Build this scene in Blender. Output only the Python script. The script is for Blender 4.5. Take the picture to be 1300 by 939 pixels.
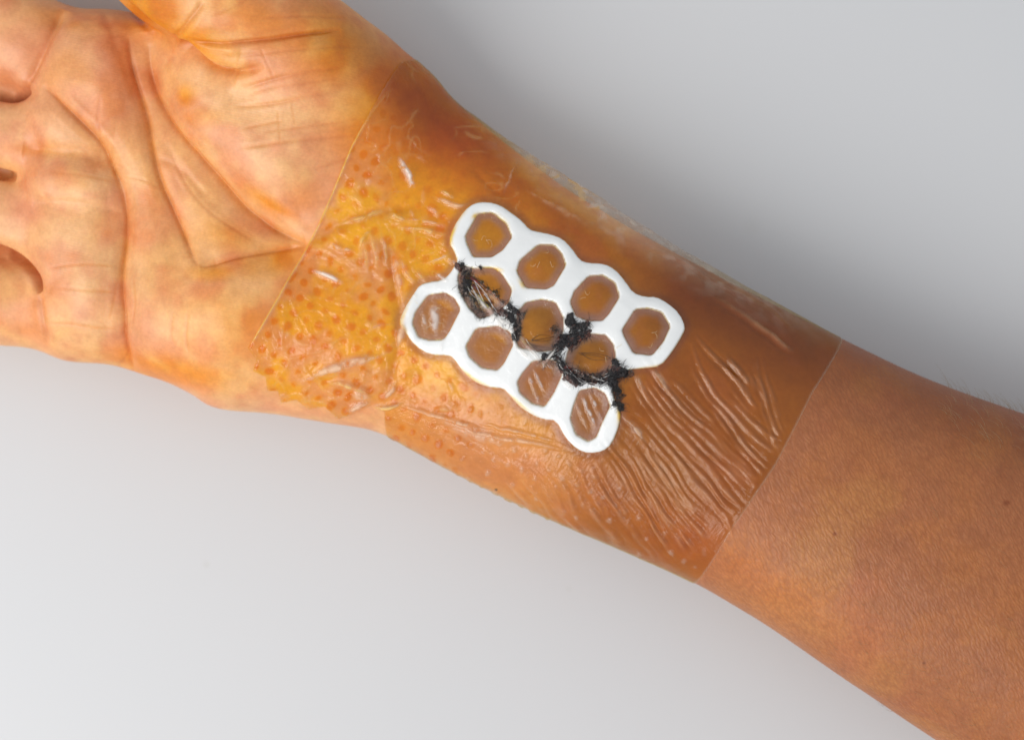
import bpy, math, random
import numpy as np
from mathutils import Vector

# ------------------------------------------------------------------ camera, world, lamps, exposure
MM = 0.001
K = 0.155            # millimetres per photo pixel at the height of the dressing
ZREF, CAMH = 40.0, 540.0
DZ = CAMH - ZREF
scene = bpy.context.scene
for o in list(bpy.data.objects):
    bpy.data.objects.remove(o)
cam_data = bpy.data.cameras.new('camera')
cam = bpy.data.objects.new('camera', cam_data)
scene.collection.objects.link(cam)
cam.location = (0, 0, CAMH * MM)
cam.rotation_euler = (0, 0, 0)
cam_data.sensor_width = 36.0
cam_data.lens = 36.0 * DZ / (1300 * K)
cam_data.clip_start, cam_data.clip_end = 0.01, 20
cam_data.dof.use_dof = True
cam_data.dof.focus_distance = (CAMH - 39.0) * MM
cam_data.dof.aperture_fstop = 10.0
scene.camera = cam

world = bpy.data.worlds.new('World')
scene.world = world
world.use_nodes = True
bg = world.node_tree.nodes['Background']
bg.inputs[0].default_value = (0.92, 0.96, 1.0, 1)
bg.inputs[1].default_value = 0.67


def area(name, loc, target, size, size_y, power, col):
    d = bpy.data.lights.new(name, 'AREA')
    d.shape = 'RECTANGLE'
    d.size, d.size_y, d.energy, d.color = size, size_y, power, col
    o = bpy.data.objects.new(name, d)
    scene.collection.objects.link(o)
    o.location = loc
    o.rotation_euler = (Vector(target) - Vector(loc)).to_track_quat('-Z', 'Y').to_euler()
    return o


area('window_light', (-0.64, -0.40, 0.74), (-0.02, -0.01, 0.02), 0.74, 0.80, 8.9, (1.0, 0.975, 0.95))

scene.view_settings.view_transform = 'Standard'
scene.view_settings.look = 'None'
scene.view_settings.exposure = 0.0
scene.view_settings.gamma = 1.0
scene.render.engine = 'CYCLES'
scene.cycles.max_bounces = 10
scene.cycles.transparent_max_bounces = 16
scene.cycles.caustics_reflective = False
scene.cycles.caustics_refractive = False

rng = np.random.default_rng(7)
random.seed(7)


# ------------------------------------------------------------------ helpers
def P(px, py, z=ZREF):
    s = K * (CAMH - z) / DZ
    return (px - 650.0) * s, -(py - 469.5) * s


def smooth01(x, a, b):
    t = np.clip((x - a) / (b - a), 0, 1)
    return t * t * (3 - 2 * t)


_lat = rng.random((48, 48, 48)).astype(np.float32)


def vnoise(p, scale, off=0.0):
    """value noise in 0..1, p (n,3) in mm, scale = feature size in mm"""
    q = p / scale + 17.3 + off
    i = np.floor(q).astype(np.int64)
    f = (q - i).astype(np.float32)
    f = f * f * (3 - 2 * f)
    i0 = i % 48
    i1 = (i + 1) % 48
    r = 0
    for dx in (0, 1):
        wx = f[:, 0] if dx else 1 - f[:, 0]
        ix = i1[:, 0] if dx else i0[:, 0]
        for dy in (0, 1):
            wy = f[:, 1] if dy else 1 - f[:, 1]
            iy = i1[:, 1] if dy else i0[:, 1]
            for dz in (0, 1):
                wz = f[:, 2] if dz else 1 - f[:, 2]
                iz = i1[:, 2] if dz else i0[:, 2]
                r = r + wx * wy * wz * _lat[ix, iy, iz]
    return r


def fbm(p, scale, octs=3, off=0.0):
    r, a, t = 0, 1.0, 0
    for o in range(octs):
        r = r + a * vnoise(p, scale / 2 ** o, off + 5.1 * o)
        t += a
        a *= 0.5
    return r / t


def link(name, mesh, parent=None):
    o = bpy.data.objects.new(name, mesh)
    scene.collection.objects.link(o)
    if parent:
        o.parent = parent
    return o


def quad_mesh(name, verts, quads, mat, attrs=None, smooth=True):
    me = bpy.data.meshes.new(name)
    n, m = len(verts), len(quads)
    me.vertices.add(n)
    me.vertices.foreach_set('co', (np.asarray(verts, np.float64) * MM).astype(np.float32).ravel())
    me.loops.add(m * 4)
    me.loops.foreach_set('vertex_index', np.asarray(quads, np.int32).ravel())
    me.polygons.add(m)
    me.polygons.foreach_set('loop_start', np.arange(0, m * 4, 4, dtype=np.int32))
    me.polygons.foreach_set('loop_total', np.full(m, 4, np.int32))
    me.update(calc_edges=True)
    if smooth:
        me.polygons.foreach_set('use_smooth', np.ones(m, bool))
    for k, v in (attrs or {}).items():
        a = me.attributes.new(k, 'FLOAT_COLOR', 'POINT')
        c = np.ones((n, 4), np.float32)
        c[:, :v.shape[1]] = v
        a.data.foreach_set('color', c.ravel())
    me.materials.append(mat)
    return me


class Nodes:
    def __init__(self, name):
        self.m = bpy.data.materials.new(name)
        self.m.use_nodes = True
        self.t = self.m.node_tree
        self.t.nodes.clear()
        self.out = self.t.nodes.new('ShaderNodeOutputMaterial')

    def n(self, kind, **kw):
        x = self.t.nodes.new(kind)
        for k, v in kw.items():
            if k.startswith('i_'):
                key = k[2:]
                key = int(key) if key.isdigit() else key.replace('_', ' ')
                if isinstance(v, bpy.types.NodeSocket):
                    self.t.links.new(v, x.inputs[key])
                else:
                    x.inputs[key].default_value = v
            else:
                setattr(x, k, v)
        return x

    def math(self, op, a, b=0.0, c=0.0):
        x = self.t.nodes.new('ShaderNodeMath')
        x.operation = op
        for i, v in enumerate((a, b, c)):
            if isinstance(v, bpy.types.NodeSocket):
                self.t.links.new(v, x.inputs[i])
            else:
                x.inputs[i].default_value = v
        return x.outputs[0]

    def mixc(self, fac, a, b, blend='MIX'):
        x = self.t.nodes.new('ShaderNodeMix')
        x.data_type = 'RGBA'
        x.blend_type = blend
        for i, v in ((0, fac), (6, a), (7, b)):
            if isinstance(v, bpy.types.NodeSocket):
                self.t.links.new(v, x.inputs[i])
            else:
                x.inputs[i].default_value = v
        return x.outputs[2]

    def coords(self, scale=(1000, 1000, 1000), rot=0.0):
        tc = self.n('ShaderNodeTexCoord')
        r = self.n('ShaderNodeMapping', i_Vector=tc.outputs['Object'], i_Rotation=(0, 0, rot))
        s = self.n('ShaderNodeMapping', i_Vector=r.outputs[0], i_Scale=scale)
        return s.outputs[0]

    def done(self, sock):
        self.t.links.new(sock, self.out.inputs[0])
        return self.m


# ------------------------------------------------------------------ materials
def mat_table():
    N = Nodes('white_laminate')
    c = N.coords()
    nz = N.n('ShaderNodeTexNoise', i_Vector=c, i_Scale=0.012, i_Detail=2.0)
    fine = N.n('ShaderNodeTexNoise', i_Vector=c, i_Scale=1.4, i_Detail=2.0)
    col = N.mixc(nz.outputs[0], (0.585, 0.59, 0.60, 1), (0.605, 0.60, 0.605, 1))
    # two faint smudges wiped onto the laminate
    for (px, py, r, a) in ((262, 716, 1.3, .10), (722, 747, 1.2, .06), (955, 288, 2.6, .05)):
        x, y = P(px, py, 0)
        d = N.n('ShaderNodeVectorMath', operation='DISTANCE', i_0=c, i_1=(x, y, 0))
        f = N.n('ShaderNodeMapRange', i_0=d.outputs['Value'], i_1=0.0, i_2=r, i_3=a, i_4=0.0)
        f.interpolation_type = 'SMOOTHSTEP'
        col = N.mixc(f.outputs[0], col, (0.33, 0.30, 0.2, 1))
    b = N.n('ShaderNodeBump', i_Height=fine.outputs[0], i_Strength=0.15, i_Distance=0.00004)
    p = N.n('ShaderNodeBsdfPrincipled', i_Base_Color=col, i_Roughness=0.42, i_Normal=b.outputs[0])
    return N.done(p.outputs[0])


def mat_skin():
    N = Nodes('stained_skin')
    col = N.n('ShaderNodeAttribute', attribute_name='tone').outputs['Color']
    zone = N.n('ShaderNodeAttribute', attribute_name='zone')
    sep = N.n('ShaderNodeSeparateColor', i_0=zone.outputs['Color'])
    arm, palm, wet = sep.outputs[0], sep.outputs[1], sep.outputs[2]
    c = N.coords()
    # mottling
    m1 = N.n('ShaderNodeTexNoise', i_Vector=c, i_Scale=0.35, i_Detail=4.0, i_Roughness=0.6)
    m2 = N.n('ShaderNodeTexNoise', i_Vector=c, i_Scale=1.6, i_Detail=3.0)
    r1 = N.n('ShaderNodeMapRange', i_0=m1.outputs[0], i_1=0.32, i_2=0.68, i_3=0.0, i_4=1.0)
    tint = N.mixc(r1.outputs[0], (0.90, 0.86, 0.82, 1), (1.08, 1.10, 1.12, 1))
    col = N.mixc(0.8, col, tint, 'MULTIPLY')
    r2 = N.n('ShaderNodeMapRange', i_0=m2.outputs[0], i_1=0.3, i_2=0.7, i_3=0.0, i_4=1.0)
    tint2 = N.mixc(r2.outputs[0], (0.93, 0.90, 0.90, 1), (1.05, 1.07, 1.07, 1))
    col = N.mixc(0.8, col, tint2, 'MULTIPLY')
    # forearm relief: small lozenge cells drawn out along one direction
    cf = N.coords((1650, 560, 1000), math.radians(-27))
    w = N.n('ShaderNodeTexNoise', i_Vector=c, i_Scale=0.6, i_Detail=2.0)
    wv = N.n('ShaderNodeVectorMath', operation='MULTIPLY_ADD', i_0=w.outputs['Color'], i_1=(1.6, 1.0, 1.0), i_2=cf)
    v1 = N.n('ShaderNodeTexVoronoi', i_Vector=wv.outputs[0], i_Scale=1.2, feature='SMOOTH_F1')
    v1.inputs['Smoothness'].default_value = 0.35
    cells = N.math('MULTIPLY', N.math('SUBTRACT', 1.0, v1.outputs['Distance']), arm)
    pores = N.n('ShaderNodeTexNoise', i_Vector=c, i_Scale=4.5, i_Detail=2.0)
    # palm relief: fine ridge lines
    wave = N.n('ShaderNodeTexWave', i_Vector=N.coords((1000, 1000, 1000), math.radians(12)), i_Scale=0.62,
               i_Distortion=5.0, i_Detail=2.0, i_Detail_Scale=0.16)
    wave.bands_direction = 'Y'
    ridg = N.math('MULTIPLY', wave.outputs[1], N.math('MULTIPLY', palm, 0.075))
    h = N.math('ADD', N.math('MULTIPLY', cells, 0.9), N.math('MULTIPLY', pores.outputs[0], N.math('MULTIPLY_ADD', arm, 0.25, 0.10)))
    h = N.math('ADD', h, ridg)
    bmp = N.n('ShaderNodeBump', i_Height=h, i_Strength=0.5, i_Distance=0.0002)
    # valleys of the relief turn a little browner
    val = N.n('ShaderNodeMapRange', i_0=v1.outputs['Distance'], i_1=0.25, i_2=0.75, i_3=0.0, i_4=0.34)
    col = N.mixc(N.math('MULTIPLY', val.outputs[0], arm), col, (0.22, 0.065, 0.02, 1))
    rough = N.math('SUBTRACT', 0.47, N.math('MULTIPLY', palm, 0.08))
    p = N.n('ShaderNodeBsdfPrincipled', i_Base_Color=col, i_Roughness=rough, i_Normal=bmp.outputs[0])
    p.inputs['Subsurface Weight'].default_value = 0.16
    p.inputs['Subsurface Radius'].default_value = (1.0, 0.36, 0.16)
    p.inputs['Subsurface Scale'].default_value = 0.0022
    p.inputs['Specular IOR Level'].default_value = 0.42
    return N.done(p.outputs[0])


def mat_film():
    N = Nodes('clear_film')
    tint = N.n('ShaderNodeAttribute', attribute_name='tint').outputs['Color']
    hz = N.n('ShaderNodeAttribute', attribute_name='haze')
    sep = N.n('ShaderNodeSeparateColor', i_0=hz.outputs['Color'])
    haze, dots, crump = sep.outputs[0], sep.outputs[1], sep.outputs[2]
    c = N.coords()
    n1 = N.n('ShaderNodeTexNoise', i_Vector=c, i_Scale=1.1, i_Detail=3.0, i_Distortion=0.6)
    n2 = N.n('ShaderNodeTexNoise', i_Vector=c, i_Scale=3.5, i_Detail=2.0)
    h = N.math('ADD', N.math('MULTIPLY', n1.outputs[0], N.math('ADD', N.math('MULTIPLY', crump, 0.5), 0.3)),
               N.math('MULTIPLY', n2.outputs[0], 0.14))
    fine = N.n('ShaderNodeTexNoise', i_Vector=N.coords((2600, 300, 1000), math.radians(32)), i_Scale=0.75, i_Detail=3.0, i_Distortion=0.4)
    h = N.math('ADD', h, N.math('MULTIPLY', fine.outputs[0], N.math('MULTIPLY', dots, 0.75)))
    b = N.n('ShaderNodeBump', i_Height=h, i_Strength=0.6, i_Distance=0.0005)
    tr = N.n('ShaderNodeBsdfTransparent', i_Color=tint)
    gl = N.n('ShaderNodeBsdfGlossy', i_Color=(1, 1, 1, 1), i_Roughness=0.13, i_Normal=b.outputs[0])
    geo = N.n('ShaderNodeNewGeometry')
    dt = N.n('ShaderNodeVectorMath', operation='DOT_PRODUCT', i_0=b.outputs[0], i_1=geo.outputs['Incoming'])
    gr = N.math('SUBTRACT', 1.0, N.math('MINIMUM', N.math('ABSOLUTE', dt.outputs['Value']), 1.0))
    fr = N.math('MULTIPLY_ADD', N.math('POWER', gr, 5.0), 0.45, 0.036)     # a thin sheet: the same from both sides
    a = N.n('ShaderNodeMixShader', i_0=fr, i_1=tr.outputs[0], i_2=gl.outputs[0])
    tp = N.n('ShaderNodeAttribute', attribute_name='milk').outputs['Color']
    df = N.n('ShaderNodeBsdfDiffuse', i_Color=tp, i_Normal=b.outputs[0])
    tl = N.n('ShaderNodeBsdfTranslucent', i_Color=tp, i_Normal=b.outputs[0])
    milk = N.n('ShaderNodeMixShader', i_0=0.25, i_1=df.outputs[0], i_2=tl.outputs[0])
    k = N.math('MINIMUM', haze, 0.95)
    s = N.n('ShaderNodeMixShader', i_0=k, i_1=a.outputs[0], i_2=milk.outputs[0])
    return N.done(s.outputs[0])


def mat_foam():
    N = Nodes('white_foam')
    col = N.n('ShaderNodeAttribute', attribute_name='tone').outputs['Color']
    c = N.coords()
    n1 = N.n('ShaderNodeTexNoise', i_Vector=c, i_Scale=5.0, i_Detail=2.0)
    n2 = N.n('ShaderNodeTexNoise', i_Vector=c, i_Scale=0.7, i_Detail=3.0)
    b = N.n('ShaderNodeBump', i_Height=N.math('ADD', N.math('MULTIPLY', n1.outputs[0], 0.4), n2.outputs[0]), i_Strength=0.35,
            i_Distance=0.0002)
    p = N.n('ShaderNodeBsdfPrincipled', i_Base_Color=col, i_Roughness=0.7, i_Normal=b.outputs[0])
    return N.done(p.outputs[0])


def mat_simple(name, col, rough, var=0.0, scale=2.0, bump=0.0, col2=None):
    N = Nodes(name)
    c = N.coords()
    n1 = N.n('ShaderNodeTexNoise', i_Vector=c, i_Scale=scale, i_Detail=3.0)
    r = N.n('ShaderNodeMapRange', i_0=n1.outputs[0], i_1=0.35, i_2=0.65, i_3=0.0, i_4=1.0)
    cc = N.mixc(r.outputs[0], (*col, 1), (*(col2 or tuple(v * (1 + var) for v in col)), 1))
    b = N.n('ShaderNodeBump', i_Height=n1.outputs[0], i_Strength=bump, i_Distance=0.0003)
    p = N.n('ShaderNodeBsdfPrincipled', i_Base_Color=cc, i_Roughness=rough, i_Normal=b.outputs[0])
    return N.done(p.outputs[0])


M_TABLE, M_SKIN, M_FILM, M_FOAM = mat_table(), mat_skin(), mat_film(), mat_foam()
M_CLOT = mat_simple('dried_blood', (0.003, 0.003, 0.004), 0.55, 0, 2.4, 0.9, (0.018, 0.010, 0.010))
M_SCAB = mat_simple('brown_scab', (0.035, 0.012, 0.009), 0.4, 0, 2.4, 0.9, (0.17, 0.06, 0.04))
M_CUT = mat_simple('raw_cut', (0.10, 0.012, 0.012), 0.3, 0, 2.0, 0.5, (0.22, 0.03, 0.02))
M_BLIST = mat_simple('amber_blister', (0.40, 0.16, 0.012), 0.28, 0, 1.0, 0.15, (0.46, 0.20, 0.02))
M_THREAD = mat_simple('white_fibre', (0.75, 0.74, 0.72), 0.5, 0.05)
M_DARKTHREAD = mat_simple('dark_fibre', (0.012, 0.010, 0.012), 0.5, 0.3)
M_HAIR = mat_simple('fair_hair', (0.30, 0.20, 0.10), 0.45, 0.3)

# ------------------------------------------------------------------ tabletop
tv, tq = [], []
tx0, tx1, ty0, ty1, tz = -700, 700, -500, 500, -25
corners = [(tx0, ty0), (tx1, ty0), (tx1, ty1), (tx0, ty1)]
for z, ins in ((0, 3), (-1, 0.8), (-3, 0), (tz, 0)):
    for (x, y) in corners:
        tv.append((x - math.copysign(ins, x), y - math.copysign(ins, y), z))
tq = [(0, 1, 2, 3), (15, 14, 13, 12)]
for L in range(3):
    for i in range(4):
        a, b = L * 4 + i, L * 4 + (i + 1) % 4
        tq.append((a, a + 4, b + 4, b))
table = link('tabletop', quad_mesh('tabletop', tv, tq, M_TABLE, smooth=False))
table['kind'] = 'structure'

# ------------------------------------------------------------------ hand and forearm: implicit body -> surface net
X0, Y0, Z0 = -190.0, -100.0, -2.0
NX, NY, NZ = 332, 214, 62
gx = (X0 + np.arange(NX)).astype(np.float32)
gy = (Y0 + np.arange(NY)).astype(np.float32)
gz = (Z0 + np.arange(NZ)).astype(np.float32)
F = np.full((NX, NY, NZ), 30.0, np.float32)


def smin(a, b, k):
    h = np.clip(k - np.abs(a - b), 0, None) / k
    return np.minimum(a, b) - h * h * k * 0.25


def add_chain(pts, k):
    """pts: (px, py, z, r in mm); rounded cones joined end to end and smoothly united with the body"""
    q = []
    for (px, py, z, r) in pts:
        x, y = P(px, py, z)
        q.append((x, y, z, r))
    for a, b in zip(q[:-1], q[1:]):
        m = max(a[3], b[3]) + k + 3
        i0, i1 = [int(np.clip(v, 0, NX)) for v in (min(a[0], b[0]) - m - X0, max(a[0], b[0]) + m - X0 + 1)]
        j0, j1 = [int(np.clip(v, 0, NY)) for v in (min(a[1], b[1]) - m - Y0, max(a[1], b[1]) + m - Y0 + 1)]
        if i1 <= i0 or j1 <= j0:
            continue
        x = gx[i0:i1, None, None]
        y = gy[None, j0:j1, None]
        z = gz[None, None, :]
        d = np.array(b[:3]) - np.array(a[:3])
        L2 = float(d @ d) + 1e-9
        t = np.clip(((x - a[0]) * d[0] + (y - a[1]) * d[1] + (z - a[2]) * d[2]) / L2, 0, 1)
        t = t.astype(np.float32)
        dist = np.sqrt((x - a[0] - t * d[0]) ** 2 + (y - a[1] - t * d[1]) ** 2 + (z - a[2] - t * d[2]) ** 2)
        dist = dist - (a[3] + t * (b[3] - a[3]))
        S = F[i0:i1, j0:j1]
        F[i0:i1, j0:j1] = smin(S, dist.astype(np.float32), k)


# forearm and wrist, swept along a straight axis between two traced edges
UP = [(250, 60), (330, 60), (420, 62), (470, 72), (500, 82), (530, 94), (585, 133), (650, 188), (720, 241), (800, 290), (900, 345),
      (1000, 396), (1075, 434), (1140, 466), (1200, 491), (1300, 526), (1450, 575), (1600, 620)]
LO = [(150, 475), (220, 490), (300, 506), (370, 519), (440, 534), (490, 552), (545, 583), (600, 612), (700, 660), (800, 702), (885, 740),
      (970, 790), (1055, 849), (1150, 913), (1250, 978), (1400, 1070)]
AD = np.array([0.8944, -0.4472])
AT = np.array([0.4472, 0.8944])       # towards the upper (thumb) side
EDGEZ = 19.0


def st(pts):
    q = np.array([P(a, b, EDGEZ) for a, b in pts])
    return q @ AD, q @ AT


us, ut = st(UP)
ls, lt = st(LO)
sg = np.arange(-140, 200, 1.0)


def smooth_tab(s, t):
    v = np.interp(sg, s, t)
    g = np.exp(-0.5 * (np.arange(-9, 10) / 3.0) ** 2)
    g /= g.sum()
    return np.convolve(np.pad(v, 9, mode='edge'), g, 'valid')


tU, tL = smooth_tab(us, ut), smooth_tab(ls, lt)
x = gx[:, None]
y = gy[None, :]
S2 = x * AD[0] + y * AD[1]
T2 = x * AT[0] + y * AT[1]
cU = np.interp(S2, sg, tU)
cL = np.interp(S2, sg, tL)
cc, ww = (cU + cL) / 2, (cU - cL) / 2
hh = np.interp(S2, [-60, -25, 0, 30, 90, 140], [12.5, 16.5, 18.8, 19.6, 22.5, 24.5])
zc = np.interp(S2, [-60, -25, 0, 30, 90, 140], [14.5, 17.5, 19.0, 19.8, 22.0, 23.5])
A2 = np.abs((T2 - cc) / ww)[:, :, None]
B2 = np.abs((gz[None, None, :] - zc[:, :, None]) / hh[:, :, None])
R = (A2 ** 2.35 + B2 ** 2.35) ** (1 / 2.35)
fa = (R - 1) * np.minimum(ww, hh)[:, :, None]
fa = np.maximum(fa, (-52.0 - S2)[:, :, None])
F[:] = fa.astype(np.float32)

# palm: metacarpal columns, pads, thenar and hypothenar mounds
add_chain([(430, 190, 17, 13), (330, 120, 16, 13.0), (135, 88, 15.5, 12.5)], 8)
add_chain([(470, 240, 17, 14), (60 + 50, 180, 15.0, 12.8)], 8)
add_chain([(470, 330, 17, 14), (60 + 45, 285, 14.5, 12.6)], 8)
add_chain([(470, 420, 17, 14), (300, 410, 15, 13), (110, 384, 13.5, 11.5)], 8)
add_chain([(430, 425, 18, 15.0), (300, 398, 18, 15.5), (215, 388, 16, 13.5)], 6)          # hypothenar
add_chain([(440, 190, 16, 17.5), (370, 172, 18, 18.3), (290, 150, 19, 15.0)], 5)         # thenar
add_chain([(468, 152, 19, 14.3), (420, 107, 23, 13.6), (369, 66, 27, 13.1), (301, 10, 30, 12.7), (221, -50, 32, 12.3), (140, -112, 33, 11.2), (70, -175, 31, 9.5)], 5)
add_chain([(330, 82, 30, 7.5), (285, 66, 31, 7.0)], 2)                                     # fold of flesh at the thumb's root
# pads under the finger roots
add_chain([(125, 110, 18, 11.8), (95, 140, 17, 10.5)], 4)
add_chain([(98, 228, 17, 10.5), (115, 240, 17, 11)], 4)
add_chain([(108, 325, 17, 10.5), (122, 345, 17, 11.5)], 4)
add_chain([(110, 385, 14.5, 11.0), (95, 392, 14, 10.5)], 4)
# fingers, running out of the picture to the left
add_chain([(95, 80, 15, 10.8), (18, 50, 14, 10.6), (-110, -30, 14, 9.8), (-250, -110, 16, 8.8), (-360, -150, 17, 7.4)], 2.2)
add_chain([(70, 185, 15, 10.2), (-10, 168, 15, 8.4), (-170, 130, 21, 9.0), (-330, 90, 29, 8.4), (-440, 70, 29, 7.2)], 1.6)
add_chain([(70, 285, 14, 10.0), (-5, 270, 14, 8.0), (-170, 245, 21, 8.7), (-320, 220, 28, 8.0), (-420, 205, 28, 7.0)], 1.6)
add_chain([(95, 390, 13, 9.8), (0, 381, 12.5, 9.1), (-130, 362, 16, 8.0), (-240, 345, 20, 7.4), (-320, 335, 20, 6.2)], 1.6)
F = np.maximum(F, (0.25 - gz)[None, None, :])
F[0], F[-1], F[:, 0], F[:, -1], F[:, :, 0], F[:, :, -1] = 5, 5, 5, 5, 5, 5
F = F + 1e-5


def surface_net(F):
    shp = F.shape
    neg = F < 0
    acc = {}
    cells, pos = [], []
    edges = []
    for ax in range(3):
        sl0 = [slice(None)] * 3
        sl1 = [slice(None)] * 3
        sl0[ax], sl1[ax] = slice(0, -1), slice(1, None)
        e = np.argwhere(neg[tuple(sl0)] != neg[tuple(sl1)])
        o = np.zeros(3, int)
        o[ax] = 1
        f0 = F[e[:, 0], e[:, 1], e[:, 2]]
        e1 = e + o
        f1 = F[e1[:, 0], e1[:, 1], e1[:, 2]]
        t = f0 / (f0 - f1)
        p = e.astype(np.float64)
        p[:, ax] += t
        b, c = (ax + 1) % 3, (ax + 2) % 3
        quad = []
        for (db, dc) in ((1, 1), (0, 1), (0, 0), (1, 0)):
            q = e.copy()
            q[:, b] -= db
            q[:, c] -= dc
            idx = (q[:, 0] * shp[1] + q[:, 1]) * shp[2] + q[:, 2]
            quad.append(idx)
            cells.append(idx)
            pos.append(p)
        quad = np.stack(quad, 1)
        flip = f0 > 0
        quad[flip] = quad[flip][:, ::-1]
        edges.append(quad)
    cells = np.concatenate(cells)
    pos = np.concatenate(pos)
    u, inv = np.unique(cells, return_inverse=True)
    cnt = np.bincount(inv)
    v = np.stack([np.bincount(inv, pos[:, i]) / cnt for i in range(3)], 1)
    q = np.concatenate(edges)
    q = np.searchsorted(u, q)
    return v, q


V, Q = surface_net(F)
V = V + np.array([X0, Y0, Z0])


def laplace(V, Q, it, lam=0.5):
    e = np.concatenate([Q[:, [0, 1]], Q[:, [1, 2]], Q[:, [2, 3]], Q[:, [3, 0]]])
    n = len(V)
    deg = np.bincount(e[:, 0], minlength=n) + np.bincount(e[:, 1], minlength=n)
    for _ in range(it):
        s = np.stack([np.bincount(e[:, 0], V[e[:, 1], i], n) + np.bincount(e[:, 1], V[e[:, 0], i], n) for i in range(3)], 1)
        V = V + lam * (s / deg[:, None] - V)
    return V


V = laplace(V, Q, 12)
tmp = quad_mesh('tmp', V, Q, M_SKIN)
to = link('tmp', tmp)
md = to.modifiers.new('s', 'SUBSURF')
md.levels = md.render_levels = 2
dg = bpy.context.evaluated_depsgraph_get()
ev = to.evaluated_get(dg)
em = ev.to_mesh()
n = len(em.vertices)
V = np.empty(n * 3, np.float32)
em.vertices.foreach_get('co', V)
V = V.reshape(-1, 3).astype(np.float64) / MM
Q = np.empty(len(em.loops), np.int32)
em.loops.foreach_get('vertex_index', Q)
Q = Q.reshape(-1, 4)
ev.to_mesh_clear()
bpy.data.objects.remove(to)
bpy.data.meshes.remove(tmp)


def normals(V, Q):
    fn = np.cross(V[Q[:, 2]] - V[Q[:, 0]], V[Q[:, 3]] - V[Q[:, 1]])
    nn = np.zeros_like(V)
    for c in range(4):
        for i in range(3):
            nn[:, i] += np.bincount(Q[:, c], fn[:, i], len(V))
    return nn / (np.linalg.norm(nn, axis=1, keepdims=True) + 1e-12)


NRM = normals(V, Q)

# height of the body under each traced pixel, so that traced marks are laid on the surface itself
HC = 6
hx, hy = 2000 // HC, 1500 // HC
sc_ = K * (CAMH - V[:, 2]) / DZ
vpx = V[:, 0] / sc_ + 650
vpy = -V[:, 1] / sc_ + 469.5
ii = ((vpx + 500) / HC).astype(int).clip(0, hx - 1)
jj = ((vpy + 300) / HC).astype(int).clip(0, hy - 1)
HM = np.full((hx, hy), 12.0)
np.maximum.at(HM, (ii, jj), V[:, 2])


def lift(px, py):
    px, py = np.asarray(px, float), np.asarray(py, float)
    z = HM[((px + 500) / HC).astype(int).clip(0, hx - 1), ((py + 300) / HC).astype(int).clip(0, hy - 1)]
    s = K * (CAMH - z) / DZ
    return np.stack([(px - 650) * s, -(py - 469.5) * s], -1)


def L(pts):
    a = np.array(pts, float)
    return lift(a[:, 0], a[:, 1])


def chaikin(p, it=2, closed=False, e=0.25):
    p = np.asarray(p, float)
    for _ in range(it):
        if closed:
            a, b = p, np.roll(p, -1, 0)
            p = np.stack([a * (1 - e) + b * e, a * e + b * (1 - e)], 1).reshape(-1, 2)
        else:
            a, b = p[:-1], p[1:]
            m = np.stack([a * .75 + b * .25, a * .25 + b * .75], 1).reshape(-1, 2)
            p = np.concatenate([p[:1], m, p[-1:]])
    return p


def line_dist(XY, line, reach):
    """distance, arc position 0..1 and side for the points within reach; returns (index, d, u, side)"""
    lo, hi = line.min(0) - reach, line.max(0) + reach
    m = np.nonzero((XY[:, 0] > lo[0]) & (XY[:, 0] < hi[0]) & (XY[:, 1] > lo[1]) & (XY[:, 1] < hi[1]))[0]
    q = XY[m]
    best = np.full(len(m), 1e9)
    u = np.zeros(len(m))
    side = np.zeros(len(m))
    seg = np.linalg.norm(np.diff(line, axis=0), axis=1)
    cum = np.concatenate([[0], np.cumsum(seg)])
    for i in range(len(line) - 1):
        a, b = line[i], line[i + 1]
        d = b - a
        t = np.clip(((q - a) @ d) / (d @ d + 1e-12), 0, 1)
        r = q - a - t[:, None] * d
        dd = np.hypot(r[:, 0], r[:, 1])
        k = dd < best
        best[k] = dd[k]
        u[k] = (cum[i] + t[k] * seg[i]) / cum[-1]
        side[k] = np.sign(d[0] * r[k, 1] - d[1] * r[k, 0])
    k = best < reach
    return m[k], best[k], u[k], side[k]


def poly_sdf(XY, poly):
    """signed distance, positive inside"""
    d = np.full(len(XY), 1e9)
    inside = np.zeros(len(XY), bool)
    gp = np.zeros((len(XY), 2))
    n = len(poly)
    for i in range(n):
        a, b = poly[i], poly[(i + 1) % n]
        e = b - a
        t = np.clip(((XY - a) @ e) / (e @ e + 1e-12), 0, 1)
        c = a + t[:, None] * e
        dd = np.hypot(*(XY - c).T)
        k = dd < d
        d[k] = dd[k]
        gp[k] = c[k]
        if a[1] != b[1]:
            x = a[0] + (XY[:, 1] - a[1]) * e[0] / e[1]
            inside ^= ((a[1] > XY[:, 1]) != (b[1] > XY[:, 1])) & (XY[:, 0] < x)
    return np.where(inside, d, -d), gp


UPW = smooth01(NRM[:, 2], -0.1, 0.35)
D = np.zeros(len(V))
CM = np.zeros(len(V))      # crease mask: gathered stain, and shade painted into the creases
XY = V[:, :2].copy()


def crease(pts, w, depth, bulge=0.35, stain_shade=0.5, reach=5):
    w, depth, bulge = w * 1.15, depth * 0.55, bulge * 0.8
    ln = chaikin(L(pts), 2)
    w = w * K
    m, d, u, s = line_dist(XY, ln, w * reach)
    taper = np.clip(np.minimum(u, 1 - u) * 7, 0, 1) ** 0.7
    prof = -depth * np.exp(-(d / w) ** 2) + bulge * depth * np.exp(-((d - 2.4 * w) / (1.5 * w)) ** 2)
    prof = prof * (1 - smooth01(d, w * reach * 0.55, w * reach))
    D[m] += prof * taper * UPW[m]
    CM[m] = np.maximum(CM[m], stain_shade * np.exp(-(d / (w * 1.2)) ** 2) * taper)


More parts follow.
